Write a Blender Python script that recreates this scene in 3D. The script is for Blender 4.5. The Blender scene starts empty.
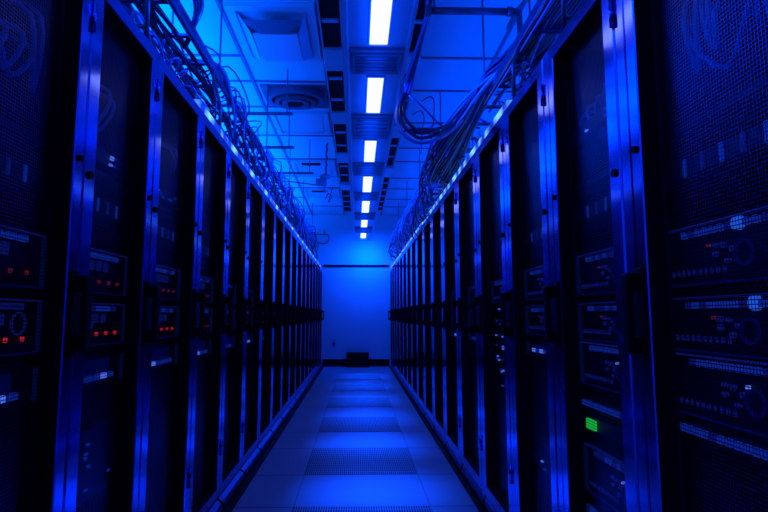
import bpy, bmesh, math, random
from mathutils import Vector, Matrix
random.seed(7)
SC = bpy.context.scene
COL = SC.collection
PI = math.pi
HL, HR = 0.72, 0.682          # door planes left / right of the camera axis
PL, PR = 0.565, 0.607         # rack pitch
ZL0, ZR0 = 0.805, 0.778       # near edge of the nearest rack
BL = [.84, 1.405, 1.88, 2.43, 2.97, 3.52, 4.10, 4.69, 5.28, 5.88, 6.46]      # joints between the racks of each row
while BL[-1] < 10.7: BL.append(BL[-1]+.58)
BR = [.68, 1.297, 1.84, 2.40, 2.99, 3.61, 4.23, 4.86, 5.49, 6.12]
while BR[-1] < 10.7: BR.append(BR[-1]+.622)
NL, NR = len(BL)-1, len(BR)-1
CEIL = 3.135
WALL_Y = 11.2
CAMH = 1.035
BLUE = (0.0, 0.055, 1.0)

# ------------------------------------------------------------------ materials
def nodes(name):
    m = bpy.data.materials.new(name); m.use_nodes = True
    nt = m.node_tree
    return m, nt, nt.nodes['Principled BSDF']
def mat(name, col, rough=0.5, metal=0.0, spec=0.5, emit=None, es=0.0, var=0.12, scale=6.0, bump=0.0):
    m, nt, b = nodes(name)
    tc = nt.nodes.new('ShaderNodeTexCoord')
    nz = nt.nodes.new('ShaderNodeTexNoise'); nz.inputs['Scale'].default_value = scale
    nz.inputs['Detail'].default_value = 3
    nt.links.new(tc.outputs['Object'], nz.inputs['Vector'])
    mx = nt.nodes.new('ShaderNodeMix'); mx.data_type = 'RGBA'
    mx.inputs[6].default_value = (*[c*(1-var) for c in col], 1)
    mx.inputs[7].default_value = (*[min(1, c*(1+var)) for c in col], 1)
    nt.links.new(nz.outputs['Fac'], mx.inputs[0])
    nt.links.new(mx.outputs[2], b.inputs['Base Color'])
    b.inputs['Roughness'].default_value = rough
    b.inputs['Metallic'].default_value = metal
    b.inputs['Specular IOR Level'].default_value = spec
    if emit:
        b.inputs['Emission Color'].default_value = (*emit, 1)
        b.inputs['Emission Strength'].default_value = es
    if bump:
        bp = nt.nodes.new('ShaderNodeBump'); bp.inputs['Strength'].default_value = bump
        bp.inputs['Distance'].default_value = 0.01
        nt.links.new(nz.outputs['Fac'], bp.inputs['Height'])
        nt.links.new(bp.outputs['Normal'], b.inputs['Normal'])
    return m
M = {}
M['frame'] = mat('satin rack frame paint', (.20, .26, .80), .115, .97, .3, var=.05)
M['black'] = mat('matt black interior', (.006, .006, .008), .7, 0, .2)
M['body'] = mat('black cabinet steel', (.012, .012, .016), .5, 0, .3)
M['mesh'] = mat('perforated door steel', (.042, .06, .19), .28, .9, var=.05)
M['handle'] = mat('black handle plastic', (.004, .004, .005), .6, 0, .15)
M['lip'] = mat('rack top lip with painted glow', (.3, .45, .85), .4, .2, var=.2, scale=9)
def lip_painted_glow():  # patchy emission painted on as bright highlights; the lip is no lamp
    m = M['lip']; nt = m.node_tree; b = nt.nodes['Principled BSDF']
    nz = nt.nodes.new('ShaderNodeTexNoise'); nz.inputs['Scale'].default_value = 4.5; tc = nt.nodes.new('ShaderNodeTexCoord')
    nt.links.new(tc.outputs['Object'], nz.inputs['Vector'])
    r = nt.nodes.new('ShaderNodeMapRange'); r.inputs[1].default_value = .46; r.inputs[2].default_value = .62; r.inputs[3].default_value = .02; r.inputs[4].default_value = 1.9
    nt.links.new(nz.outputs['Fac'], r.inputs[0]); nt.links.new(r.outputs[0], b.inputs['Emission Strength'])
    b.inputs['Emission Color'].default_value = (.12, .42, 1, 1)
lip_painted_glow()
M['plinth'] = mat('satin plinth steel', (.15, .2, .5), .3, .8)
M['wall'] = mat('painted wall', (.62, .62, .66), .7, var=.05, scale=2, bump=.05)
M['ceil'] = mat('ceiling board', (.60, .60, .62), .75, var=.06, scale=3, bump=.05)
M['tile_panel'] = mat('metal ceiling panel', (.65, .65, .68), .4, .4, var=.04)
M['tbar'] = mat('ceiling grid bar', (.10, .10, .14), .5)
M['slot'] = mat('dark slot', (.004, .004, .006), .8, 0, .1)
M['trough'] = mat('painted light trough', (.48, .48, .53), .40, .5)
M['vent'] = mat('dark vent', (.16, .16, .19), .6)
M['cable'] = mat('cable jacket', (.025, .035, .12), .2, 0, .7, var=.3, scale=20)
M['cable_pale'] = mat('pale cable jacket', (.22, .28, .65), .25, 0, .7, var=.2, scale=20)
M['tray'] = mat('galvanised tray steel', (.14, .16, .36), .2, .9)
M['conduit'] = mat('conduit steel', (.10, .10, .13), .35, .5)
M['base'] = mat('black baseboard', (.006, .006, .008), .6, 0, .2)
M['box'] = mat('black floor box', (.004, .004, .005), .6, 0, .2)
M['white'] = mat('white plastic', (.7, .7, .72), .5)
M['server'] = mat('dark server face', (.010, .010, .014), .45, .2)
M['ear'] = mat('server ear steel', (.05, .05, .09), .4, .4, emit=(0, .01, .12), es=.30)  # faint blue glow painted onto the steel
def glow_mat(name, c, s):  # material with its own emission, also for parts that are no lamps
    return mat(name, tuple(min(1, x*.5) for x in c), .4, 0, .5, emit=c, es=s, var=.1)
M['blue_dash'] = glow_mat('blue lit caddy', (.01, .05, .6), .36)
M['blue_dim'] = glow_mat('dim blue glyph', (.02, .04, .5), .14)
M['blue_face'] = glow_mat('faint blue panel', (0, .01, .3), .10)
M['blue_btn'] = glow_mat('bright blue button', (.02, .16, 1.0), .55)
M['blue_spark'] = glow_mat('painted blue reflection', (.10, .2, 1.0), .9)  # emission stands in for blue reflections on ports and plugs
M['red'] = glow_mat('red light', (1.0, .03, .05), .42)
M['red_dim'] = glow_mat('dim red light', (1.0, .05, .15), .09)
M['green'] = glow_mat('green light', (.02, .9, .08), .55)
M['tube'] = glow_mat('lamp diffuser', (.9, .97, 1.0), 1.1)

def floor_material():
    m, nt, b = nodes('raised floor tiles')
    tc = nt.nodes.new('ShaderNodeTexCoord'); sp = nt.nodes.new('ShaderNodeSeparateXYZ')
    nt.links.new(tc.outputs['Object'], sp.inputs[0])
    def math_(op, a, bb=None, c=None):
        n = nt.nodes.new('ShaderNodeMath'); n.operation = op
        for i, v in enumerate((a, bb, c)):
            if v is None: continue
            if isinstance(v, (int, float)): n.inputs[i].default_value = v
            else: nt.links.new(v, n.inputs[i])
        return n.outputs[0]
    yy = math_('FLOORED_MODULO', math_('SUBTRACT', sp.outputs[1], 2.36), 1.305)
    def line(v, at, w): return math_('LESS_THAN', math_('ABSOLUTE', math_('SUBTRACT', v, at)), w)
    l = math_('MAXIMUM', line(yy, .004, .005), line(yy, .712, .005))
    for xx in (-.342, .403, -1.087, 1.148):
        l = math_('MAXIMUM', l, math_('MULTIPLY', line(sp.outputs[0], xx, .003), .6))
    nz = nt.nodes.new('ShaderNodeTexNoise'); nz.inputs['Scale'].default_value = 1.6; nz.inputs['Detail'].default_value = 5
    nt.links.new(tc.outputs['Object'], nz.inputs['Vector'])
    r1 = nt.nodes.new('ShaderNodeMix'); r1.data_type = 'RGBA'
    r1.inputs[6].default_value = (.34, .34, .38, 1); r1.inputs[7].default_value = (.52, .52, .56, 1)
    nt.links.new(nz.outputs['Fac'], r1.inputs[0])
    r2 = nt.nodes.new('ShaderNodeMix'); r2.data_type = 'RGBA'
    r2.inputs[7].default_value = (.06, .06, .08, 1)
    nt.links.new(r1.outputs[2], r2.inputs[6]); nt.links.new(l, r2.inputs[0])
    nt.links.new(r2.outputs[2], b.inputs['Base Color'])
    b.inputs['Roughness'].default_value = .42
    return m
def perforated_material():
    m, nt, b = nodes('perforated floor plate')
    tc = nt.nodes.new('ShaderNodeTexCoord'); sp = nt.nodes.new('ShaderNodeSeparateXYZ')
    nt.links.new(tc.outputs['Object'], sp.inputs[0])
    def math_(op, a, bb):
        n = nt.nodes.new('ShaderNodeMath'); n.operation = op
        for i, v in enumerate((a, bb)):
            if isinstance(v, (int, float)): n.inputs[i].default_value = v
            else: nt.links.new(v, n.inputs[i])
        return n.outputs[0]
    fx = math_('LESS_THAN', math_('FLOORED_MODULO', sp.outputs[0], .0135), .0065)
    fy = math_('LESS_THAN', math_('FLOORED_MODULO', sp.outputs[1], .060), .048)
    h = math_('MULTIPLY', fx, fy)
    mx = nt.nodes.new('ShaderNodeMix'); mx.data_type = 'RGBA'
    mx.inputs[6].default_value = (.36, .36, .40, 1); mx.inputs[7].default_value = (.015, .015, .02, 1)
    nt.links.new(h, mx.inputs[0]); nt.links.new(mx.outputs[2], b.inputs['Base Color'])
    b.inputs['Roughness'].default_value = .5
    return m
M['floor'] = floor_material(); M['perf'] = perforated_material()

# ------------------------------------------------------------------ mesh helpers
def box(bm, x0, x1, y0, y1, z0, z1, mi=0):
    vs = [bm.verts.new(p) for p in ((x0,y0,z0),(x1,y0,z0),(x1,y1,z0),(x0,y1,z0),(x0,y0,z1),(x1,y0,z1),(x1,y1,z1),(x0,y1,z1))]
    for f in ((0,3,2,1),(4,5,6,7),(0,1,5,4),(1,2,6,5),(2,3,7,6),(3,0,4,7)):
        bm.faces.new([vs[i] for i in f]).material_index = mi
def bevelled(bm, x0, x1, y0, y1, z0, z1, r=.004, mi=0):
    b2 = bmesh.new(); box(b2, x0, x1, y0, y1, z0, z1, mi)
    bmesh.ops.bevel(b2, geom=b2.edges[:], offset=r, segments=2, affect='EDGES', profile=.5)
    off = {}
    for v in b2.verts: off[v] = bm.verts.new(v.co)
    for f in b2.faces:
        bm.faces.new([off[v] for v in f.verts]).material_index = mi
    b2.free()
def quad(bm, ps, mi=0):
    f = bm.faces.new([bm.verts.new(p) for p in ps]); f.material_index = mi; return f
def tube(bm, pts, r, n=6, mi=0, smooth=True, cap=True):
    pts = [Vector(p) for p in pts]
    rings = []; up = Vector((0, 0, 1)); prev = None
    for i, p in enumerate(pts):
        t = (pts[min(i+1, len(pts)-1)] - pts[max(i-1, 0)])
        if t.length < 1e-9: t = Vector((0, 1, 0))
        t.normalize()
        if prev is None:
            a = up if abs(t.z) < .9 else Vector((1, 0, 0))
            s = t.cross(a).normalized()
        else:
            s = (prev - t*prev.dot(t))
            s = s.normalized() if s.length > 1e-6 else t.orthogonal().normalized()
        prev = s; b = s.cross(t)
        rings.append([bm.verts.new(p + r*(math.cos(2*PI*k/n)*s + math.sin(2*PI*k/n)*b)) for k in range(n)])
    for a, b in zip(rings, rings[1:]):
        for k in range(n):
            f = bm.faces.new((a[k], a[(k+1) % n], b[(k+1) % n], b[k])); f.smooth = smooth; f.material_index = mi
    if cap:
        bm.faces.new(rings[0]).material_index = mi; bm.faces.new(rings[-1][::-1]).material_index = mi
def disc(bm, c, r, axis, h, n=20, mi=0):
    """short cylinder along axis ('x' or 'z') from c"""
    a = Vector((1,0,0)) if axis == 'x' else Vector((0,0,1))
    u = Vector((0,1,0)); w = a.cross(u); c = Vector(c)
    r0 = [bm.verts.new(c + r*(math.cos(2*PI*k/n)*u + math.sin(2*PI*k/n)*w)) for k in range(n)]
    r1 = [bm.verts.new(v.co + a*h) for v in r0]
    for k in range(n): bm.faces.new((r0[k], r0[(k+1) % n], r1[(k+1) % n], r1[k])).material_index = mi
    bm.faces.new(r0[::-1]).material_index = mi; bm.faces.new(r1).material_index = mi
def ring(bm, c, r_out, r_in, axis, h, n=28, mi=0):
    a = Vector((1,0,0)) if axis == 'x' else Vector((0,0,1))
    u = Vector((0,1,0)); w = a.cross(u); c = Vector(c)
    L = []
    for rr, hh in ((r_out, 0), (r_out, h), (r_in, h), (r_in, 0)):
        L.append([bm.verts.new(c + a*hh + rr*(math.cos(2*PI*k/n)*u + math.sin(2*PI*k/n)*w)) for k in range(n)])
    for i in range(4):
        A, B = L[i], L[(i+1) % 4]
        for k in range(n):
            f = bm.faces.new((A[k], A[(k+1) % n], B[(k+1) % n], B[k])); f.material_index = mi
def mesh(name, bm, *mats):
    bmesh.ops.recalc_face_normals(bm, faces=bm.faces[:])
    me = bpy.data.meshes.new(name); bm.to_mesh(me); bm.free()
    for m in mats: me.materials.append(m)
    return me
def link(name, me, parent=None, loc=None):
    o = bpy.data.objects.new(name, me); COL.objects.link(o)
    if parent is not None: o.parent = parent
    if loc is not None: o.location = loc
    return o
def obj(name, bm, m, parent=None, loc=None):
    return link(name, mesh(name, bm, *(m if isinstance(m, (list, tuple)) else (m,))), parent, loc)
def tag(o, label, cat, group=None):
    o['label'] = label; o['category'] = cat
    if group: o['group'] = group
    return o
def thing(name, label, cat, loc=(0, 0, 0), group=None):
    o = bpy.data.objects.new(name, None); COL.objects.link(o)
    o.location = loc; o.empty_display_size = .1
    return tag(o, label, cat, group)
def struct(name, bm, m):
    o = obj(name, bm, m); o['kind'] = 'structure'; return o
ORD = ['first','second','third','fourth','fifth','sixth','seventh','eighth','ninth','tenth','eleventh','twelfth',
       'thirteenth','fourteenth','fifteenth','sixteenth','seventeenth','eighteenth']

# ------------------------------------------------------------------ the room
bm = bmesh.new(); box(bm, -2.6, 2.6, -1.6, WALL_Y, -.1, 0); struct('floor', bm, M['floor'])
bm = bmesh.new(); box(bm, -2.7, 2.7, -1.6, WALL_Y+.1, CEIL, CEIL+.1); struct('ceiling', bm, M['ceil'])
bm = bmesh.new(); box(bm, -2.7, 2.7, WALL_Y, WALL_Y+.1, -.1, CEIL); struct('wall_back', bm, M['wall'])
bm = bmesh.new(); box(bm, -2.7, -2.6, -1.6, WALL_Y, -.1, CEIL); struct('wall_left', bm, M['wall'])
bm = bmesh.new(); box(bm, 2.6, 2.7, -1.6, WALL_Y, -.1, CEIL); struct('wall_right', bm, M['wall'])
bm = bmesh.new(); box(bm, -2.7, 2.7, -1.7, -1.6, -.1, CEIL+.1); struct('wall_front', bm, M['black'])
bm = bmesh.new(); bevelled(bm, -HL+.02, HR-.02, WALL_Y-.02, WALL_Y, 0, .15); struct('baseboard_back', bm, M['base'])
bm = bmesh.new(); bevelled(bm, -HL+.02, HR-.02, WALL_Y-.025, WALL_Y, 2.035, 2.085); struct('trim_1', bm, M['base'])
# dark kick strips along both rows
bm = bmesh.new(); bevelled(bm, -.705, -.660, .5, BL[-1], 0, .022, .003); struct('baseboard_left', bm, M['base'])
bm = bmesh.new(); bevelled(bm, .650, .672, .5, BR[-1], 0, .022, .003); struct('baseboard_right', bm, M['base'])

# ceiling grid (bars of the lay-in ceiling)
bm = bmesh.new()
G = CEIL
crossL = [2.4, 3.3, 4.20, 4.68, 5.28, 6.15, 7.10, 8.0, 8.75, 9.5, 10.25]
for y in crossL: box(bm, -2.6, -.29, y-.012, y+.012, G-.012, G)
for y in [2.4, 3.3, 4.20, 4.85, 5.7, 6.6, 7.2, 8.1, 8.8, 9.6, 10.3]: box(bm, .50, 2.6, y-.010, y+.010, G-.012, G)
for x in (-1.55, -.94, -.275, .50, 1.12, 1.75): box(bm, x-.012, x+.012, -1.6, WALL_Y, G-.013, G)
struct('trim_2', bm, M['tbar'])

# two long dark slots with cross bars
def slot_panel(x0, x1, label, solids, y0, y1):
    t = thing('linear_air_slot', label, 'air slot', ((x0+x1)/2, y0, CEIL-.03))
    w = (x1-x0)/2
    bm = bmesh.new(); box(bm, -w, w, 0, y1-y0, .018, .030); obj('slot_channel', bm, M['slot'], t)
    for s in (-1, 1):
        bm = bmesh.new(); box(bm, s*(w+.006)-.006, s*(w+.006)+.006, 0, y1-y0, .006, .018); obj('slot_edge', bm, M['trough'], t)
    y = .15
    while y < y1-y0-.1:
        bm = bmesh.new(); bevelled(bm, -w+.012, w-.012, y-.018, y+.018, .002, .018, .002); obj('cross_bar', bm, M['trough'], t)
        y += .47
    for a, b in solids:
        bm = bmesh.new(); bevelled(bm, -w-.01, w+.01, a-y0, b-y0, -.015, .018, .006); obj('cover_plate', bm, M['trough'], t)
slot_panel(-.265, -.125, 'long dark ceiling slot with cross bars left of the lamps', [(4.02, 4.38), (5.35, 5.65), (6.75, 7.15), (8.4, 8.7)], 1.6, 10.8)
slot_panel(.385, .50, 'long dark ceiling slot with cross bars right of the lamps', [(4.1, 4.42), (5.7, 6.1), (7.4, 7.9)], 1.6, 10.6)

# square louvre, round diffuser, small panels: left ceiling column
t = thing('square_ceiling_diffuser', 'large square ceiling diffuser with a dropped plate, nearest in the left ceiling', 'ceiling vent', (-.60, 3.84, CEIL))
bm = bmesh.new()
for i, (w, d) in enumerate(((.305, .39), )):
    box(bm, -w, w, -d, -d+.06, -.03, 0); box(bm, -w, w, d-.06, d, -.03, 0)
    box(bm, -w, -w+.06, -d+.06, d-.06, -.03, 0); box(bm, w-.06, w, -d+.06, d-.06, -.03, 0)
obj('outer_frame', bm, M['tile_panel'], t)
bm = bmesh.new(); box(bm, -.30, .30, -.385, .385, -.012, -.004); obj('recess', bm, M['tile_panel'], t)
for a in (-1, 1):
    bm = bmesh.new(); quad(bm, [(a*.245,-.33,-.012),(a*.245,.33,-.012),(a*.17,.30,-.075),(a*.17,-.12,-.075)])
    obj('slanted_vane', bm, M['tile_panel'], t)
bm = bmesh.new(); bevelled(bm, -.155, .165, -.12, .30, -.085, -.07, .004); obj('drop_plate', bm, M['tile_panel'], t)
bm = bmesh.new()
pts = [(-.17+.34*k/16, -.12-.16*math.sin(PI*k/16)*.0, -.078) for k in range(17)]
ctr = [(-.20+.40*k/20, -.30+.24*math.sin(PI*k/20), -.080) for k in range(21)]
vs = [bm.verts.new(p) for p in [(-.20,-.31,-.08)]+ctr+[(.20,-.31,-.08)]]
bm.faces.new(vs); obj('damper_blade', bm, M['tbar'], t)

t = thing('round_ceiling_diffuser', 'dark round ceiling diffuser of nested rings set in a square plate', 'ceiling vent', (-.595, 4.99, CEIL))
bm = bmesh.new(); box(bm, -.30, .30, -.24, .24, -.012, 0); obj('face_plate', bm, M['conduit'], t)
for k, (ro, ri, h) in enumerate(((.275, .225, -.05), (.20, .155, -.07), (.13, .095, -.085))):
    bm = bmesh.new(); ring(bm, (0, 0, -.012), ro*.98, ri, 'z', h); 
    for v in bm.verts: v.co.y *= .82
    obj('cone_ring', bm, M['conduit'] if k == 1 else M['tbar'], t)
bm = bmesh.new(); disc(bm, (0, 0, -.012), .06, 'z', -.08); obj('hub', bm, M['slot'], t)

def flat_panel(label, y0, y1, slot=False):
    t = thing('ceiling_access_panel', label, 'ceiling panel', (-.61, (y0+y1)/2, CEIL))
    d = (y1-y0)/2
    bm = bmesh.new()
    for a in (-1, 1):
        bevelled(bm, min(a*.30, a*.25), max(a*.30, a*.25), -d, d, -.03, 0); 
        bevelled(bm, -.25, .25, min(a*d, a*(d-.05)), max(a*d, a*(d-.05)), -.03, 0)
    obj('panel_frame', bm, M['tile_panel'], t)
    bm = bmesh.new(); bevelled(bm, -.235, .235, -d+.06, d-.06, -.016, -.002, .003); obj('panel_plate', bm, M['tile_panel'], t)
    if slot:
        bm = bmesh.new(); bevelled(bm, -.16, .10, -d+.09, -d+.19, -.03, -.016, .003); obj('grille_slot', bm, M['slot'], t)
flat_panel('framed blank ceiling panel just behind the round diffuser', 5.40, 6.06)
flat_panel('framed ceiling panel with dark slot, left ceiling beyond the hanging detector', 7.15, 7.92, True)
flat_panel('framed ceiling panel with dark slot, farthest in the left ceiling', 8.8, 9.42, True)

# right ceiling: dark grille and pipe
t = thing('slotted_ceiling_grille', 'narrow dark slotted grille in the right ceiling beyond the cable loop', 'ceiling vent', (.82, 5.95, CEIL))
bm = bmesh.new(); bevelled(bm, -.22, .22, -.09, .09, -.02, 0); obj('grille_frame', bm, M['conduit'], t)
bm = bmesh.new()
for k in range(4): box(bm, -.20, .20, -.075+.04*k, -.052+.04*k, -.026, -.02)
obj('grille_slats', bm, M['slot'], t)

# ------------------------------------------------------------------ hanging light trough + lamps + vents
SX = .102; SB = 2.437
t = thing('light_trough', 'long suspended blue trough carrying the row of ceiling lamps', 'trough', (SX, .3, SB))
bm = bmesh.new(); bevelled(bm, -.160, .160, 0, 9.75, 0, .05, .006); obj('trough_panel', bm, M['trough'], t)
for s in (-1, 1):
    bm = bmesh.new(); bevelled(bm, s*.160-.010, s*.160+.010, 0, 9.75, -.018, .06, .004); obj('side_rail', bm, M['trough'], t)
for k in range(5):
    for s in (-1, 1):
        bm = bmesh.new(); tube(bm, [(s*.16, 1.4+1.9*k, .05), (s*.16, 1.4+1.9*k, CEIL-SB)], .005, 6); obj('hanger_rod', bm, M['conduit'], t)
lamps = [(1.87, 2.65), (3.04, 3.595), (4.19, 4.79), (5.31, 6.0), (6.48, 7.23), (7.8, 8.45), (9.07, 9.67)]
for i, (a, b) in enumerate(lamps):
    pos = ['nearest', 'second', 'third', 'fourth', 'fifth', 'sixth', 'seventh and farthest'][i]
    t = thing('ceiling_lamp', f'glowing white rectangular tube lamp, {pos} from the camera in the trough', 'lamp', (SX+.005, a, SB), 'lamps in the trough')
    L = b-a
    bm = bmesh.new()
    box(bm, -.056, -.047, 0, L, -.014, 0); box(bm, .047, .056, 0, L, -.014, 0)
    box(bm, -.056, .056, -.012, 0, -.014, 0); box(bm, -.056, .056, L, L+.012, -.014, 0)
    obj('lamp_housing', bm, M['trough'], t)
    bm = bmesh.new(); bevelled(bm, -.046, .046, 0.002, L-.002, -.012, -.001, .003); obj('lamp_diffuser', bm, M['tube'], t)
for i in range(6):
    a, b = lamps[i][1], lamps[i+1][0]
    m0 = a+.05
    t = thing('trough_vent', f'dark square vent in the light trough just beyond the {ORD[i]} lamp', 'vent', (SX, m0, SB), 'vents between the lamps')
    L = b-.06-m0
    bm = bmesh.new(); bevelled(bm, -.148, .148, 0, .02, -.02, 0, .003); obj('cross_bar', bm, M['vent'], t)
    bm = bmesh.new(); bevelled(bm, -.135, .135, .045, L, -.022, 0, .004); obj('vent_frame', bm, M['vent'], t)
    bm = bmesh.new()
    for k in range(5):
        y = .06+(L-.08)*k/5
        box(bm, -.115, .115, y, y+.03, -.026, -.022)
    obj('vent_louvres', bm, M['conduit'], t)

# ------------------------------------------------------------------ racks
def build_rack_meshes(side, W=None):
    """local: x toward the aisle is -s, y along the row (0 = near edge), z up"""
    s = 1 if side == 'R' else -1
    W = W or (PR if side == 'R' else PL)
    X = lambda n: -s*n                                  # n = distance toward the aisle
    def bx(bm, n0, n1, y0, y1, z0, z1, mi=0, bev=0):
        a, b = sorted((X(n0), X(n1)))
        (bevelled(bm, a, b, y0, y1, z0, z1, bev, mi) if bev else box(bm, a, b, y0, y1, z0, z1, mi))
    R = {}
    D = 1.0
    post = .046 if side == 'R' else .0
    g = .003
    dy0, dy1 = g, W-g-post if False else W-g
    # post sits on the near side for the right row
    dn, df = (g+post+.006 if post else g), W-g
    bm = bmesh.new()
    bx(bm, -D, -.052, g, g+.012, .06, 1.985); bx(bm, -D, -.052, W-g-.012, W-g, .06, 1.985)
    bx(bm, -D, -D+.012, g, W-g, .06, 1.985)
    bx(bm, -D, -.052, g, W-g, .06, .075)
    bx(bm, -D, -.052, g, W-g, 1.975, 1.987)
    R['cabinet_body'] = mesh('cabinet_body', bm, M['body'])
    if post:
        bm = bmesh.new(); bx(bm, -.05, -.001, g, g+post, .06, 1.985, 0, .003); R['front_post'] = mesh('front_post', bm, M['frame'])
    # mounting rails
    bm = bmesh.new(); bx(bm, -.12, -.08, g+.03, g+.05, .08, 1.96); R['rail_near'] = mesh('mounting_rail', bm, M['body'])
    bm = bmesh.new(); bx(bm, -.12, -.08, W-g-.05, W-g-.03, .08, 1.96); R['rail_far'] = mesh('mounting_rail', bm, M['body'])
    # door frame: profile swept round a rectangle
    z0, z1 = .085, 1.982
    wn, wf, wt, wb = .062, .045, .052, .06
    prof = [(0, -.05), (0, -.004), (.07, 0), (.93, 0), (1, -.003), (1, -.05)]
    bm = bmesh.new(); loops = []
    for f, n in prof:
        a, b, c, d = dn+f*wn, df-f*wf, z0+f*wb, z1-f*wt
        loops.append([bm.verts.new((X(n), *p)) for p in ((a, c), (b, c), (b, d), (a, d))])
    for i in range(len(prof)-1):
        for k in range(4):
            f = bm.faces.new((loops[i][k], loops[i][(k+1) % 4], loops[i+1][(k+1) % 4], loops[i+1][k]))
            f.material_index = 1 if i == len(prof)-2 else 0
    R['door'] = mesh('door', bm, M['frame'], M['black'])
    a, b, c, d = dn+wn, df-wf, z0+wb, z1-wt
    bm = bmesh.new()
    p, w = .0085, .0021
    y = a
    n1, n2 = -.048, -.0484
    while y < b:
        quad(bm, [(X(n1), y, c), (X(n1), min(b, y+w), c), (X(n1), min(b, y+w), d), (X(n1), y, d)]); y += p
    z = c
    while z < d:
        quad(bm, [(X(n2), a, z), (X(n2), b, z), (X(n2), b, min(d, z+w)), (X(n2), a, min(d, z+w))]); z += p
    # solid margin of the perforated sheet
    mg = .014
    for q in (((a, c), (a+mg, d)), ((b-mg, c), (b, d)), ((a, c), (b, c+mg)), ((a, d-mg), (b, d))):
        (y0, zz0), (y1, zz1) = q
        quad(bm, [(X(-.0476), y0, zz0), (X(-.0476), y1, zz0), (X(-.0476), y1, zz1), (X(-.0476), y0, zz1)])
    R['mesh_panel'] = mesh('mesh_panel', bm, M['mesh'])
    # swing handle near the far edge, standing out into the aisle
    bm = bmesh.new()
    hy = df-.022
    bx(bm, .0, .012, hy-.020, hy+.020, .930, 1.150, 0, .004)
    bx(bm, .010, .045, hy-.014, hy+.014, .945, .985, 0, .005); bx(bm, .010, .045, hy-.014, hy+.014, 1.095, 1.135, 0, .005)
    bx(bm, .030, .048, hy-.016, hy+.016, .945, 1.135, 0, .006)
    R['handle'] = mesh('handle', bm, M['handle'])
    bm = bmesh.new(); disc(bm, (X(.0005), dn+.03, 1.41), .011, 'x', -s*.006, 14); R['lock_near'] = mesh('lock', bm, M['handle'])
    bm = bmesh.new(); disc(bm, (X(.0005), df-.020, 1.44), .009, 'x', -s*.006, 14); R['lock_far'] = mesh('lock', bm, M['handle'])
    bm = bmesh.new(); tube(bm, [(X(.004), dn-.002, 1.80), (X(.004), dn-.002, 1.88)], .006, 8); R['hinge_top'] = mesh('hinge', bm, M['frame'])
    bm = bmesh.new(); tube(bm, [(X(.004), dn-.002, .30), (X(.004), dn-.002, .38)], .006, 8); R['hinge_low'] = mesh('hinge', bm, M['frame'])
    # pale lip along the rack top with painted glow, plinth
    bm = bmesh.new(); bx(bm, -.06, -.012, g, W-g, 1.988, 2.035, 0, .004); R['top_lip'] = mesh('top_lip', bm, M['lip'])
    bm = bmesh.new()
    out = .026 if side == 'L' else .008
    pr = [(-.05, .0), (out-.008, .0), (out-.004, .030), (out, .048), (out-.010, .062), (-.006, .078), (-.05, .078)]
    A = [bm.verts.new((X(n), g+.012, z)) for n, z in pr]; B = [bm.verts.new((X(n), W-g-.012, z)) for n, z in pr]
    for k in range(len(pr)):
        k2 = (k+1) % len(pr)
        f = bm.faces.new((A[k], A[k2], B[k2], B[k])); f.material_index = 0 if k in (2, 3, 4) else 1
    bm.faces.new(A).material_index = 1; bm.faces.new(B[::-1]).material_index = 1
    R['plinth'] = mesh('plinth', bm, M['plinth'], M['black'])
    return R
RM = {}
def rack_meshes(side, w):
    k = (side, round(w, 3))
    if k not in RM: RM[k] = build_rack_meshes(side, k[1])
    return RM[k]
def place_rack(side, i):
    H, B, n = (-HL, BL, NL) if side == 'L' else (HR, BR, NR)
    word = 'left' if side == 'L' else 'right'
    pos = 'nearest' if i == 0 else ('last, against the back wall,' if i == n-1 else ORD[i])
    lab = (f'black server rack with perforated mesh door, {pos} from the camera in the {word} row' if i != n-1 else
           f'black server rack with perforated mesh door at the far end of the {word} row')
    if i == 0: lab = f'black server rack with perforated mesh door nearest the camera in the {word} row'
    t = thing('server_rack', lab, 'server rack', (H, B[i], 0), f'server racks in the {word} row')
    R = rack_meshes(side, B[i+1]-B[i])
    link('cabinet_body', R['cabinet_body'], t)
    if 'front_post' in R: link('front_post', R['front_post'], t)
    if i < 9:
        link('mounting_rail', R['rail_near'], t); link('mounting_rail', R['rail_far'], t)
    d = link('door', R['door'], t)
    link('mesh_panel', R['mesh_panel'], d); link('handle', R['handle'], d)
    if i < 6:
        link('lock', R['lock_near'], d); link('lock', R['lock_far'], d)
        link('hinge', R['hinge_top'], d); link('hinge', R['hinge_low'], d)
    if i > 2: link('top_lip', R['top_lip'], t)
    link('plinth', R['plinth'], t)
for i in range(NL): place_rack('L', i)
for i in range(NR): place_rack('R', i)

# ------------------------------------------------------------------ rack equipment
SW = .43
def prim_box(name, n0, n1, y0, y1, z0, z1, m, s, bev=0):
    a, b = sorted((-s*n0, -s*n1)); bm = bmesh.new()
    (bevelled(bm, a, b, y0, y1, z0, z1, bev) if bev else box(bm, a, b, y0, y1, z0, z1))
    return mesh(name, bm, m)
CACHE = {}
def cached(key, fn):
    if key not in CACHE: CACHE[key] = fn()
    return CACHE[key]
def rack_origin(side, i):
    H, B = (-HL, BL) if side == 'L' else (HR, BR)
    P = B[i+1]-B[i]
    y = B[i]+P-SW-(.038 if side == 'R' or P > .53 else .03)
    if i == 0 and side == 'R': y = B[i]+P-SW-.012
    x = H+(.062 if side == 'R' else -.062)
    return x, y
def equipment(name, label, cat, side, i, z, h, group, detail, depth=.6):
    x, y = rack_origin(side, i); s = 1 if side == 'R' else -1
    t = thing(name, label, cat, (x, y, z), group)
    link('chassis', cached(('ch', s, h, depth), lambda: prim_box('chassis', -depth, 0, 0, SW, 0, h, M['server'], s, .003)), t)
    return t, s
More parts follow.
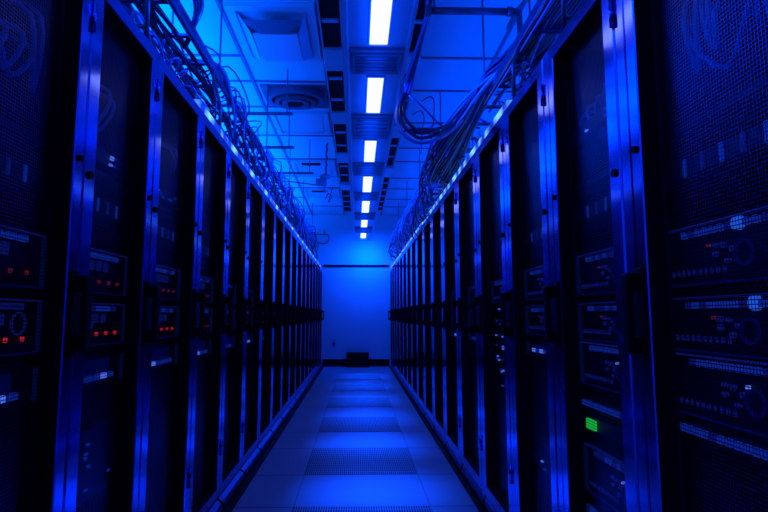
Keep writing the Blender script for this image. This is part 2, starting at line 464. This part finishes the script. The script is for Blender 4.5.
def add(t, s, name, key, y0, y1, z0, z1, m, n1=.008, n0=-.001, bev=.002):
    k = (name, s, round(y1-y0, 4), round(z1-z0, 4), m.name, n1)
    me = cached(k, lambda: prim_box(name, n0, n1, 0, y1-y0, 0, z1-z0, m, s, bev))
    return link(name, me, t, (0, y0, z0))
def knob(t, s, name, y, z, r, m, h=.008, ringed=None):
    k = ('knob', name, s, r, m.name, ringed)
    def mk():
        bm = bmesh.new()
        if ringed: ring(bm, (0, 0, 0), r, r*ringed, 'x', -s*h, 20)
        else: disc(bm, (0, 0, 0), r, 'x', -s*h, 16)
        return mesh(name, bm, m)
    return link(name, cached(k, mk), t, (0, y, z))
def server(side, i, z, h, which, where, kind, detail=2):
    word = 'left' if side == 'L' else 'right'
    rk = 'nearest' if i == 0 else ORD[i]
    seen = {'dash': 'server with a row of blue caddies', 'red': 'server with blue caddies over red lights',
            'face': 'flat server with faint blue panel', 'strip': 'thin strip of blue lit ports',
            'tick': 'dark switch with upright plugs', 'green': 'dark unit with square green light',
            'plug': 'patch panel with bright blue plugs'}[kind]
    rack = f'the {rk} {word} rack'
    nm = {'strip': 'port_strip', 'tick': 'network_switch', 'green': 'relay_unit', 'plug': 'patch_panel'}.get(kind, 'rack_server')
    cat = {'strip': 'switch', 'tick': 'switch', 'green': 'control unit', 'plug': 'patch panel'}.get(kind, 'server')
    t, s = equipment(nm, f'{where} {seen} in {rack}', cat, side, i, z, h, f'equipment in the {word} racks', detail)
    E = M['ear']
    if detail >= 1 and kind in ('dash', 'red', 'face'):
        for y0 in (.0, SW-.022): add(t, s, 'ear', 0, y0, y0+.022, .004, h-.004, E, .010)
    n = 13 if detail >= 2 else 5
    rng = random.Random(f'{side}{i}{z}')
    if kind in ('dash', 'red'):
        span = (.035, SW-.075)
        nn = n if kind == 'dash' else (7 if detail >= 2 else 4)
        st = (span[1]-span[0])/nn
        for k in range(nn):
            y0 = span[0]+k*st
            add(t, s, 'drive_caddy', 0, y0, y0+st*(.52 if kind == 'dash' else .72), h-.027, h-.012, M['blue_dash'] if rng.random() < .75 else M['blue_dim'], .010)
        if detail >= 2:
            add(t, s, 'trim_strip', 0, .02, SW-.02, h-.006, h-.002, M['blue_dim'], .012)
            add(t, s, 'trim_strip', 0, .02, SW-.02, .001, .004, M['blue_face'], .012)
            for k in range(10 if kind == 'dash' else 4):
                y0 = .21+k*.0195 if kind == 'dash' else .12+k*.045
                zz = .022 if kind == 'dash' else h*.52
                add(t, s, 'port', 0, y0, y0+(.006 if kind == 'dash' else .026), zz, zz+(.014 if kind == 'dash' else .028), M['blue_dim'], .006)
        if kind == 'dash':
            if side == 'R':
                yb = .055 if i == 0 else .03
                if detail >= 2:
                    if not (i == 0 and which == 3): knob(t, s, 'power_button', .162 if which == 1 else .132, h-.019, .014, M['blue_btn'] if i == 0 else M['blue_dim'], .0105)
                    knob(t, s, 'status_light', .255 if which < 3 else .17, h*.62, .0035, M['red_dim'] if which < 3 else M['blue_spark'])
                    for a, b in ((.185, .50), (.21, .58), (.20, .34), (.235, .46), (.235, .60)): knob(t, s, 'status_light', a, h*b, .006, M['blue_dim'])
                    knob(t, s, 'fan_ring', .155, h*.42, .026, M['blue_face'], .006, .82)
        else:
            k0 = 6 if detail >= 2 else 4
            for k in range(k0):
                y0 = .04+k*(.37/k0)
                add(t, s, 'status_light', 0, y0, y0+.008, .030, .041, M['red'] if (where == 'second' and i < 3) else M['red_dim'], .008)
            if detail >= 2 and where == 'second': knob(t, s, 'fan_ring', .335 if i == 0 else .18, h*.55, .027, M['blue_dim'], .006, .86)
    elif kind == 'face':
        add(t, s, 'front_panel', 0, .03, SW-.11, .012, h-.008, M['blue_face'], .006)
        for k in range(7 if detail >= 2 else 3):
            st = .32/(7 if detail >= 2 else 3)
            add(t, s, 'port', 0, .035+k*st, .035+k*st+st*.7, .020, .036, M['blue_dash'] if rng.random() < .7 else M['blue_spark'], .012)
    elif kind == 'strip':
        for k in range(16 if detail >= 2 else 6):
            st = .40/(16 if detail >= 2 else 6)
            add(t, s, 'port', 0, .025+k*st, .025+k*st+st*.62, h*.3, h*.75, M['blue_dash'] if rng.random() < .8 else M['blue_dim'], .010)
    elif kind == 'tick':
        for k in range(5):
            add(t, s, 'cable_plug', 0, .07+k*.062, .07+k*.062+.011, .001, .043, M['blue_dim'] if k % 2 else M['blue_dash'], .004)
    elif kind == 'green':
        add(t, s, 'green_light', 0, SW-.10, SW-.045, .006, h-.006, M['green'], .012)
    elif kind == 'plug':
        for k in range(6):
            y0 = .08+rng.random()*.28; z0 = rng.random()*(h-.014)
            add(t, s, 'cable_plug', 0, y0, y0+.012, z0, z0+.008, M['blue_spark'] if rng.random() < .35 else M['blue_dash'], .009)
    return t
W1, W2, W3 = 'topmost', 'second', 'third'
for i in range(9):
    d = 2 if i < 4 else 1 if i < 6 else 0
    # left row
    server('L', i, 1.10, .133, 1, W1, 'red', d)
    server('L', i, .945, .130, 2, W2, 'red', d)
    server('L', i, .825, .088, 3, W3, 'face', d)
    if i < 4:
        server('L', i, 1.345, .044, 0, 'high', 'tick', 2)
    # right row
    if i in (3,):
        server('R', i, 1.10, .12, 1, W1, 'dash', d)
        for k, z in enumerate((1.045, .985, .92, .86, .80, .735, .675)):
            server('R', i, z, .036, 2, ["topmost","second","third","fourth","fifth","sixth","lowest"][k], 'plug', 1)
    else:
        server('R', i, 1.10, .133, 1, W1, 'dash', d)
        server('R', i, .955, .122, 2, W2, 'dash', d)
        if i in (0, 1): server('R', i, .815, .137, 3, W3, 'dash', d)
        else: server('R', i, .865, .060, 3, W3, 'face', d)
    if i < 3: server('R', i, 1.345, .044, 0, 'high', 'tick', 2)
server('R', 0, .765, .036, 4, 'bottom-row', 'strip', 2)
server('R', 1, .735, .040, 4, 'bottom-row', 'strip', 2)
server('R', 1, .672, .044, 5, 'mid-height', 'green', 2)
server('R', 1, .48, .15, 6, 'low', 'dash', 2)
server('R', 1, .40, .05, 7, 'lowest', 'strip', 2)
server('R', 2, .42, .10, 7, 'low', 'plug', 2)
server('L', 1, .50, .20, 7, 'low', 'plug', 2)
server('L', 1, 1.50, .044, 7, 'high', 'plug', 2)
server('L', 2, 1.50, .044, 7, 'high', 'plug', 2)
server('R', 1, 1.62, .044, 7, 'high', 'plug', 2)

# ------------------------------------------------------------------ cables
def smooth(pts, sub=4):
    P = [Vector(p) for p in pts]; out = []
    for i in range(len(P)-1):
        p0, p1, p2, p3 = P[max(i-1, 0)], P[i], P[i+1], P[min(i+2, len(P)-1)]
        for k in range(sub):
            t = k/sub
            out.append(.5*((2*p1)+(-p0+p2)*t+(2*p0-5*p1+4*p2-p3)*t*t+(-p0+3*p1-3*p2+p3)*t**3))
    out.append(P[-1]); return out
def cable(pts, r, label, group, m='cable', sub=4, n=6, name='cable'):
    bm = bmesh.new(); tube(bm, smooth(pts, sub), r, n)
    return tag(obj(name, bm, M[m]), label, 'cable', group)
rnd = random.Random(11)
# cables patched inside the tops of the near racks
for side, i, k0 in (('R', 0, 7), ('R', 1, 4), ('L', 0, 5), ('L', 1, 4), ('L', 2, 2)):
    x, y = rack_origin(side, i); s = 1 if side == 'R' else -1
    word = 'left' if side == 'L' else 'right'
    rk = 'nearest' if i == 0 else ORD[i]
    for k in range(k0):
        y0 = y+.05+.36*rnd.random(); y1 = y+.05+.36*rnd.random(); zt = 1.86-.1*rnd.random(); zb = 1.55+.12*rnd.random()
        xo = x+s*(.03+.02*k/8)
        cable([(xo+s*.15, y0, zt), (xo, y0, zt-.06), (xo, (y0+y1)/2, zb), (xo, y1, zt-.08), (xo+s*.15, y1, zt-.02)], .007,
              f'thick pale cable looping behind the top of the {rk} {word} mesh door', f'cables inside the {rk} {word} rack', 'cable_pale')
    bm = bmesh.new(); bevelled(bm, min(0, s*.5), max(0, s*.5), 0, SW, 0, .02, .003)
    tag(obj('rack_shelf', bm, M['body'], None, (x, y, 1.45)), f'dark metal shelf across the upper part of the {rk} {word} rack', 'shelf')

# ladder trays over both rows
def tray(side, x_in, x_out, z, y0, y1):
    word = 'left' if side == 'L' else 'right'
    t = thing('cable_tray', f'galvanised ladder cable tray running above the {word} row of racks', 'cable tray', (0, y0, z))
    L = y1-y0
    for x in (x_in, x_out):
        bm = bmesh.new(); bevelled(bm, x-.016, x+.016, 0, L, -.03, .035, .010); obj('side_rail', bm, M['tray'], t)
    k = .15
    while k < L:
        bm = bmesh.new(); bevelled(bm, min(x_in, x_out), max(x_in, x_out), k-.012, k+.012, -.026, -.008, .004); obj('rung', bm, M['tray'], t); k += .3
    k = .5
    while k < L:
        for x in (x_in, x_out):
            bm = bmesh.new(); tube(bm, [(x, k, 0), (x, k, CEIL-z)], .006, 6); obj('hanger_rod', bm, M['conduit'], t)
        k += 1.7
    return t
tray('L', -.835, -1.13, 2.45, .95, 10.9)
tray('R', .775, 1.07, 2.335, .95, 10.9)
# uprights from rack tops to the trays
def brace(side, y, i):
    s, xf, xt, zt = (-1, -.775, -.835, 2.44) if side == 'L' else (1, .735, .775, 2.33)
    word = 'left' if side == 'L' else 'right'
    t = thing('tray_bracket', f'black steel bracket propping the {word} cable tray, {ORD[i]} from the camera', 'bracket', (xf, y, 1.99), f'brackets under the {word} tray')
    bm = bmesh.new(); tube(bm, [(0, 0, 0), (0, 0, .22), (xt-xf, .0, zt-1.99)], .010, 8); obj('upright', bm, M['conduit'], t)
    bm = bmesh.new(); tube(bm, [(0, .0, .10), (s*.25, 0, .10)], .009, 8); obj('cross_arm', bm, M['conduit'], t)
    bm = bmesh.new(); bevelled(bm, -.03, .03, -.03, .03, -.003, .01, .003); obj('foot', bm, M['conduit'], t)
for i in range(9):
    brace('L', 1.90+1.06*i, i)
for i in range(2):
    brace('R', 1.80+.62*i, i)

# long cables lying in the trays
def long_cables(side, n, y0, y1, r=(.006, .011)):
    word = 'left' if side == 'L' else 'right'
    xa, xb, z = (-1.09, -.88, 2.435) if side == 'L' else (.82, 1.03, 2.315)
    for k in range(n):
        x = xa+(xb-xa)*rnd.random(); zz = z+.045*rnd.random(); pts = []; y = y0+.5*rnd.random()
        while y < y1:
            pts.append((x+rnd.gauss(0, .025), y, zz+rnd.gauss(0, .018))); y += .45+.3*rnd.random()
        cable(pts, rnd.uniform(*r), f'long dark cable lying in the {word} overhead tray', f'cables lying in the {word} tray', 'cable' if rnd.random() < .65 else 'cable_pale', 3)
long_cables('L', 16, .9, 10.8)
long_cables('R', 8, .9, 3.3)

# tangled cables between tray and rack tops
def tangle(side, n, ya, yb):
    s = -1 if side == 'L' else 1
    word = 'left' if side == 'L' else 'right'
    xt, zt = (-.835, 2.45) if side == 'L' else (.75, 2.36)
    for k in range(n):
        y = ya+(yb-ya)*((k+rnd.random())/n)
        dx = lambda a: s*a
        base = abs(xt)
        L = rnd.uniform(.25, .8)
        over = rnd.uniform(-.06, .10) if side == 'L' else rnd.uniform(-.05, .16)
        pts = [(s*(base+.12), y-.1, zt+.06), (s*(base-.01), y, zt+.07+.05*rnd.random()),
               (s*(base-over), y+L*.3, zt-.02-.12*rnd.random()), (s*(base-over*.8+.02), y+L*.6, zt-.16-.12*rnd.random()),
               (s*(base+.03), y+L*.75, 2.06+.08*rnd.random()), (s*(base+.10), y+L, 2.02), (s*(base+.14), y+L+.03, 1.96)]
        pts = [(p[0]+rnd.gauss(0, .03), p[1]+rnd.gauss(0, .06), p[2]+rnd.gauss(0, .035)) for p in pts]
        cable(pts, rnd.uniform(.005, .009), f'dark cable looping down from the {word} tray to a rack top', f'cables hanging between the {word} tray and rack tops',
              'cable' if rnd.random() < .6 else 'cable_pale', 4, 5)
tangle('L', 78, 2.9, 10.2)
tangle('R', 95, 3.5, 10.2)
# coils heaped along the rack tops
def heap(side, n, ya, yb):
    s = -1 if side == 'L' else 1
    word = 'left' if side == 'L' else 'right'
    x0 = .76 if side == 'L' else .73
    for k in range(n):
        y = ya+(yb-ya)*((k+rnd.random())/n); pts = []
        a0 = rnd.random()*6.28; r = rnd.uniform(.05, .11); tilt = rnd.uniform(.5, 1.0)
        for q in range(9):
            a = a0+q*.75
            pts.append((s*(x0+.07+.05*math.sin(a*1.3)), y+r*1.6*math.cos(a)+q*.012, 2.10+r*tilt*math.sin(a)*.75+.02))
        cable(pts, rnd.uniform(.004, .007), f'thin loose cable coiled on the tops of the {word} racks', f'coiled cables on the {word} rack tops',
              'cable' if rnd.random() < .5 else 'cable_pale', 3, 5)
heap('L', 60, 1.9, 10.4)
heap('R', 64, 2.2, 10.4)

# right: the thick bundle spilling from the tray and swinging across to the ceiling slot
for k in range(33):
    a = (k % 11)/10; b = k//11
    pts = [(.81+.16*a, 1.3, 2.325+.03*b), (.80+.16*a, 2.3, 2.33+.03*b), (.78+.13*a, 2.75, 2.36+.03*b), (.735+.10*a, 2.98, 2.385+.02*b-.02*a),
           (.66+.09*a+rnd.gauss(0, .006), 3.22+.05*a, 2.35-.05*b), (.575+.18*a+rnd.gauss(0, .008), 3.50+.1*b, 2.29-.06*b),
           (.53+.22*a+rnd.gauss(0, .012), 3.85+.2*b, 2.20-.05*b+.02*rnd.random()), (.68+.08*a, 4.2+.3*a, 2.12+.05*rnd.random()), (.78, 4.6+.4*a, 2.07), (.83, 4.8+.4*a, 1.97)]
    cable(pts, .0085, 'thick cable of the bundle spilling off the right tray onto the rack tops', 'thick cable bundle on the right', 'cable_pale' if k % 4 == 0 else 'cable', 5, 7)
for k in range(9):
    x0 = .50+.03*rnd.random()+.012*k; y0 = 4.0+.22*k; zt = 2.28-.02*k+.04*rnd.random()
    pts = [(.74, y0-.4, zt+.06), (x0+.10, y0-.2, zt+.05), (x0+.02, y0, zt-.03), (x0, y0+.1, zt-.16), (x0+.05, y0+.15, zt-.26), (x0+.16, y0+.25, 2.05), (.78, y0+.4, 2.05), (.82, y0+.45, 1.96)]
    cable(pts, .0065, 'loose cable loop bulging into the aisle below the right cable bundle', 'loose loops below the right bundle', 'cable' if k % 3 else 'cable_pale', 5, 6)
for k, (zb, xe, r) in enumerate(((2.04, .245, .012), (2.07, .265, .011), (2.10, .285, .010))):
    pts = [(.86, 2.2, 2.345), (.80, 2.72, 2.38), (.72, 3.0, 2.33), (.63, 3.2, 2.22), (.52, 3.2, zb+.085), (.40, 3.2, zb+.045), (xe+.07, 3.2, zb+.07), (xe+.01, 3.2, zb+.14), (xe, 3.22, zb+.24), (xe+.045, 3.25, 2.46), (.43, 3.25, 2.9), (.44, 3.25, CEIL-.01)]
    cable(pts, r, f'{["lowest thick", "middle thick", "upper thick"][k]} cable of the loop swinging from the right bundle to the ceiling', 'three thick looping cables', 'cable' if k else 'cable_pale', 6, 8)
cable([(.72, 3.3, 2.3), (.60, 3.4, 2.22), (.48, 3.4, 2.24), (.35, 3.4, 2.24), (.30, 3.38, 2.22)], .008, 'dark cable end lying straight above the thick loop', None)
cable([(.70, 3.35, 2.22), (.56, 3.4, 2.26), (.42, 3.4, 2.40), (.33, 3.4, 2.48)], .007, 'dark cable running slantwise down from the trough to the right bundle', None)
# thin dangling wires near the bundle
for k, (x, y, top, bot) in enumerate(((.62, 4.2, 2.80, 2.2), (.55, 4.3, 2.72, 2.35), (.70, 4.3, 2.62, 2.3))):
    cable([(x-.10, y, top-.04), (x-.03, y, top), (x, y, top-.06), (x-.02, y, (top+bot)/2), (x-.07+.04*k, y, bot)], .006-.001*k,
          f'{["tall hooked", "short straight", "curved"][k]} thin wire standing up beside the right cable bundle', 'thin wires beside the right bundle')

# right: horizontal conduit with a drop
t = thing('ceiling_conduit', 'dark horizontal pipe with elbow and drop below the right ceiling near the camera', 'pipe', (.42, 3.12, 2.895))
bm = bmesh.new(); tube(bm, [(0, 0, 0), (.55, 0, .0)], .022, 12); obj('pipe', bm, M['conduit'], t)
bm = bmesh.new(); tube(bm, smooth([(.53, 0, 0), (.57, 0, -.005), (.575, 0, -.05), (.575, 0, -.50)]), .018, 10); obj('drop', bm, M['conduit'], t)
for a, r in ((0, .034), (.50, .030)):
    bm = bmesh.new(); tube(bm, [(a, 0, 0), (a+.03, 0, 0)], r, 12); obj('coupling', bm, M['conduit'], t)
bm = bmesh.new(); tube(bm, [(.05, 0, .02), (.05, 0, CEIL-2.895)], .007, 8); obj('hanger_rod', bm, M['conduit'], t)
cable([(.97, 3.3, 2.88), (1.02, 3.2, 2.97), (1.10, 3.0, 2.98), (1.14, 2.9, 2.90)], .014, 'dark flexible pipe curving off the end of the right ceiling pipe', None, 'conduit')

# left: cable standing up in a tight bend by the tray, and hangers / cross struts
for k in range(3):
    cable([(-.93+.02*k, 2.1, 2.44), (-.90+.02*k, 2.35, 2.60+.03*k), (-.85+.015*k, 2.52, 2.66+.03*k), (-.82+.015*k, 2.6, 2.60), (-.84, 2.62, 2.48), (-.90, 2.7, 2.42)], .013,
          'thick dark cable bending up and over out of the left tray near the camera', 'upright cable bends on the left tray')
for i, (y, x1, z) in enumerate(((4.45, -.55, 2.74), (5.0, -.60, 2.62), (6.3, -.52, 2.72))):
    t = thing('cross_strut', f'thin horizontal strut hung beside the left tray, {ORD[i]} from the camera', 'strut', (x1, y, z), 'struts beside the left tray')
    bm = bmesh.new(); bevelled(bm, -.75, 0, -.012, .012, -.012, .012, .003); obj('strut_bar', bm, M['conduit'], t)
    bm = bmesh.new(); tube(bm, [(-.05, 0, 0), (-.05, 0, CEIL-z)], .006, 6); obj('hanger_rod', bm, M['conduit'], t)
# hanging detector with its wire
t = thing('hanging_detector', 'small dark detector hanging on a chain from the left ceiling', 'detector', (-.37, 6.4, CEIL))
bm = bmesh.new()
for k in range(9): tube(bm, [(0.006*(-1)**k, -.03*k, -.01-.055*k), (-.006*(-1)**k, -.03*k, -.055-.055*k)], .012, 8)
obj('chain', bm, M['conduit'], t)
bm = bmesh.new(); disc(bm, (0, -.27, -.52), .06, 'z', .035, 16); obj('head', bm, M['vent'], t)
bm = bmesh.new(); bevelled(bm, -.11, .02, -.31, -.24, -.60, -.53, .008); obj('junction_box', bm, M['vent'], t)
bm = bmesh.new(); tube(bm, [(0, -.27, -.60), (0, -.27, -.66)], .012, 8); disc(bm, (0, -.27, -.68), .035, 'z', .02, 16); obj('sensor_tip', bm, M['vent'], t)
cable([(-.95, 6.2, 2.60), (-.75, 6.3, 2.61), (-.55, 6.3, 2.585), (-.385, 6.33, 2.57)], .008, 'thin cable running from the left tray to the hanging detector', None)
cable([(-.52, 8.6, 2.9), (-.47, 8.6, 3.0), (-.42, 8.6, 2.95), (-.47, 8.6, 2.85), (-.40, 8.6, 3.10)], .008, 'small curl of wire hanging from the far left ceiling', None)

# back wall details
t = thing('wall_conduit_loop', 'thin dark cable loop and pipe on the upper left of the back wall', 'cable', (-.84, WALL_Y-.02, 2.72))
bm = bmesh.new(); tube(bm, [(-.1, 0, 0), (.22, 0, 0)], .010, 8); obj('pipe', bm, M['conduit'], t)
bm = bmesh.new(); tube(bm, smooth([(.22, 0, 0), (.25, 0, -.05), (.23, 0, -.15), (.14, 0, -.20), (0, -.02, -.16), (-.1, -.05, -.12)]), .010, 8); obj('loop', bm, M['conduit'], t)
bm = bmesh.new(); tube(bm, [(.15, 0, 0), (.15, 0, .10)], .007, 8); obj('stub', bm, M['conduit'], t)
t = thing('black_box', 'low black box on the floor against the middle of the back wall', 'box', (.02, WALL_Y-.12, 0))
bm = bmesh.new(); bevelled(bm, -.22, .22, -.09, .09, .0, .27, .008); obj('case', bm, M['box'], t)
bm = bmesh.new(); bevelled(bm, -.23, .23, -.10, .10, .27, .29, .005); obj('lid', bm, M['box'], t)
t = thing('wall_socket', 'small socket low on the left of the back wall', 'socket', (-.47, WALL_Y, .49))
bm = bmesh.new(); bevelled(bm, -.035, .035, -.012, 0, -.06, .06, .004); obj('plate', bm, M['trough'], t)
bm = bmesh.new(); bevelled(bm, -.018, .018, -.05, -.012, -.045, -.005, .004); obj('plug', bm, M['conduit'], t)

# perforated floor tiles
for k in range(7):
    y0 = 2.36-1.305+1.305*k+.008
    if y0 > 10: break
    pos = ['nearest', 'second', 'third', 'fourth', 'fifth', 'sixth', 'farthest'][k]
    bm = bmesh.new(); bevelled(bm, 0, .741, 0, .702, 0, .003, .001)
    if k == 0: bm.free(); continue
    pos = ['', 'nearest', 'second', 'third', 'fourth', 'fifth', 'sixth'][k]
    tag(obj('perforated_floor_tile', bm, M['perf'], None, (-.340, y0, 0.0)), f'slotted ventilation floor tile in the aisle, {pos} from the camera', 'floor tile', 'perforated tiles down the aisle')

# ------------------------------------------------------------------ light
def area(name, loc, sx, sy, power, direction, col=BLUE, spread=PI):
    l = bpy.data.lights.new(name, 'AREA'); l.shape = 'RECTANGLE'; l.size = sx; l.size_y = sy
    l.energy = power; l.color = col; l.spread = spread
    o = bpy.data.objects.new(name, l); COL.objects.link(o); o.location = loc
    z = -Vector(direction).normalized(); x = Vector((0, 1, 0)).cross(z).normalized(); y = z.cross(x)
    o.rotation_euler = Matrix((x, y, z)).transposed().to_euler()          # long side (y) runs down the aisle
    return o
for a, b in lamps:
    area('lamp_light', (SX+.005, (a+b)/2, SB-.03), .09, b-a, 5.2, (0, 0, -1), spread=.45)
for k, (a, b) in enumerate(lamps):      # unseen lights added below the fittings to brighten the trough underside
    area('trough_fill', (SX, a+.6, SB-.13), .10, 1.0, 2.3, (0, 0, 1))
for sx in (-1, 1):                     # unseen lights added beside the trough to brighten the upper halves of the racks
    area('side_fill', (SX+sx*.19, 4.9, SB+.01), .05, 9.2, 85, (sx, 0, .12), spread=2.0)
area('uplight_left', (-1.45, 4.6, 2.62), .3, 12, 380, (0, 0, 1), (0, .085, 1))
area('right_ceiling_fill', (1.5, 4.6, 2.15), .4, 12, 90, (-.3, 0, 1))  # unseen light added to brighten the right side of the ceiling
area('end_wall_fill', (.2, 10.65, 2.36), .25, .2, 38, (0, .65, -.75))  # extra unseen light added to brighten the back wall

w = bpy.data.worlds.new('world'); SC.world = w; w.use_nodes = True
w.node_tree.nodes['Background'].inputs[0].default_value = (0, .0005, .01, 1)
w.node_tree.nodes['Background'].inputs[1].default_value = .2
SC.view_settings.view_transform = 'Standard'
SC.view_settings.look = 'None'
SC.cycles.max_bounces = 8

# ------------------------------------------------------------------ camera
cam = bpy.data.cameras.new('camera'); co = bpy.data.objects.new('camera', cam); COL.objects.link(co)
F = 540.0
cam.sensor_width = 36; cam.lens = F/768*36; cam.clip_start = .05
pitch = math.atan(59.5/F); yaw = math.atan(13.5/F*math.cos(pitch))
co.location = (0, 0, CAMH); co.rotation_euler = (PI/2+pitch, 0, -yaw)
cam.shift_x = 13.5/768
SC.camera = co
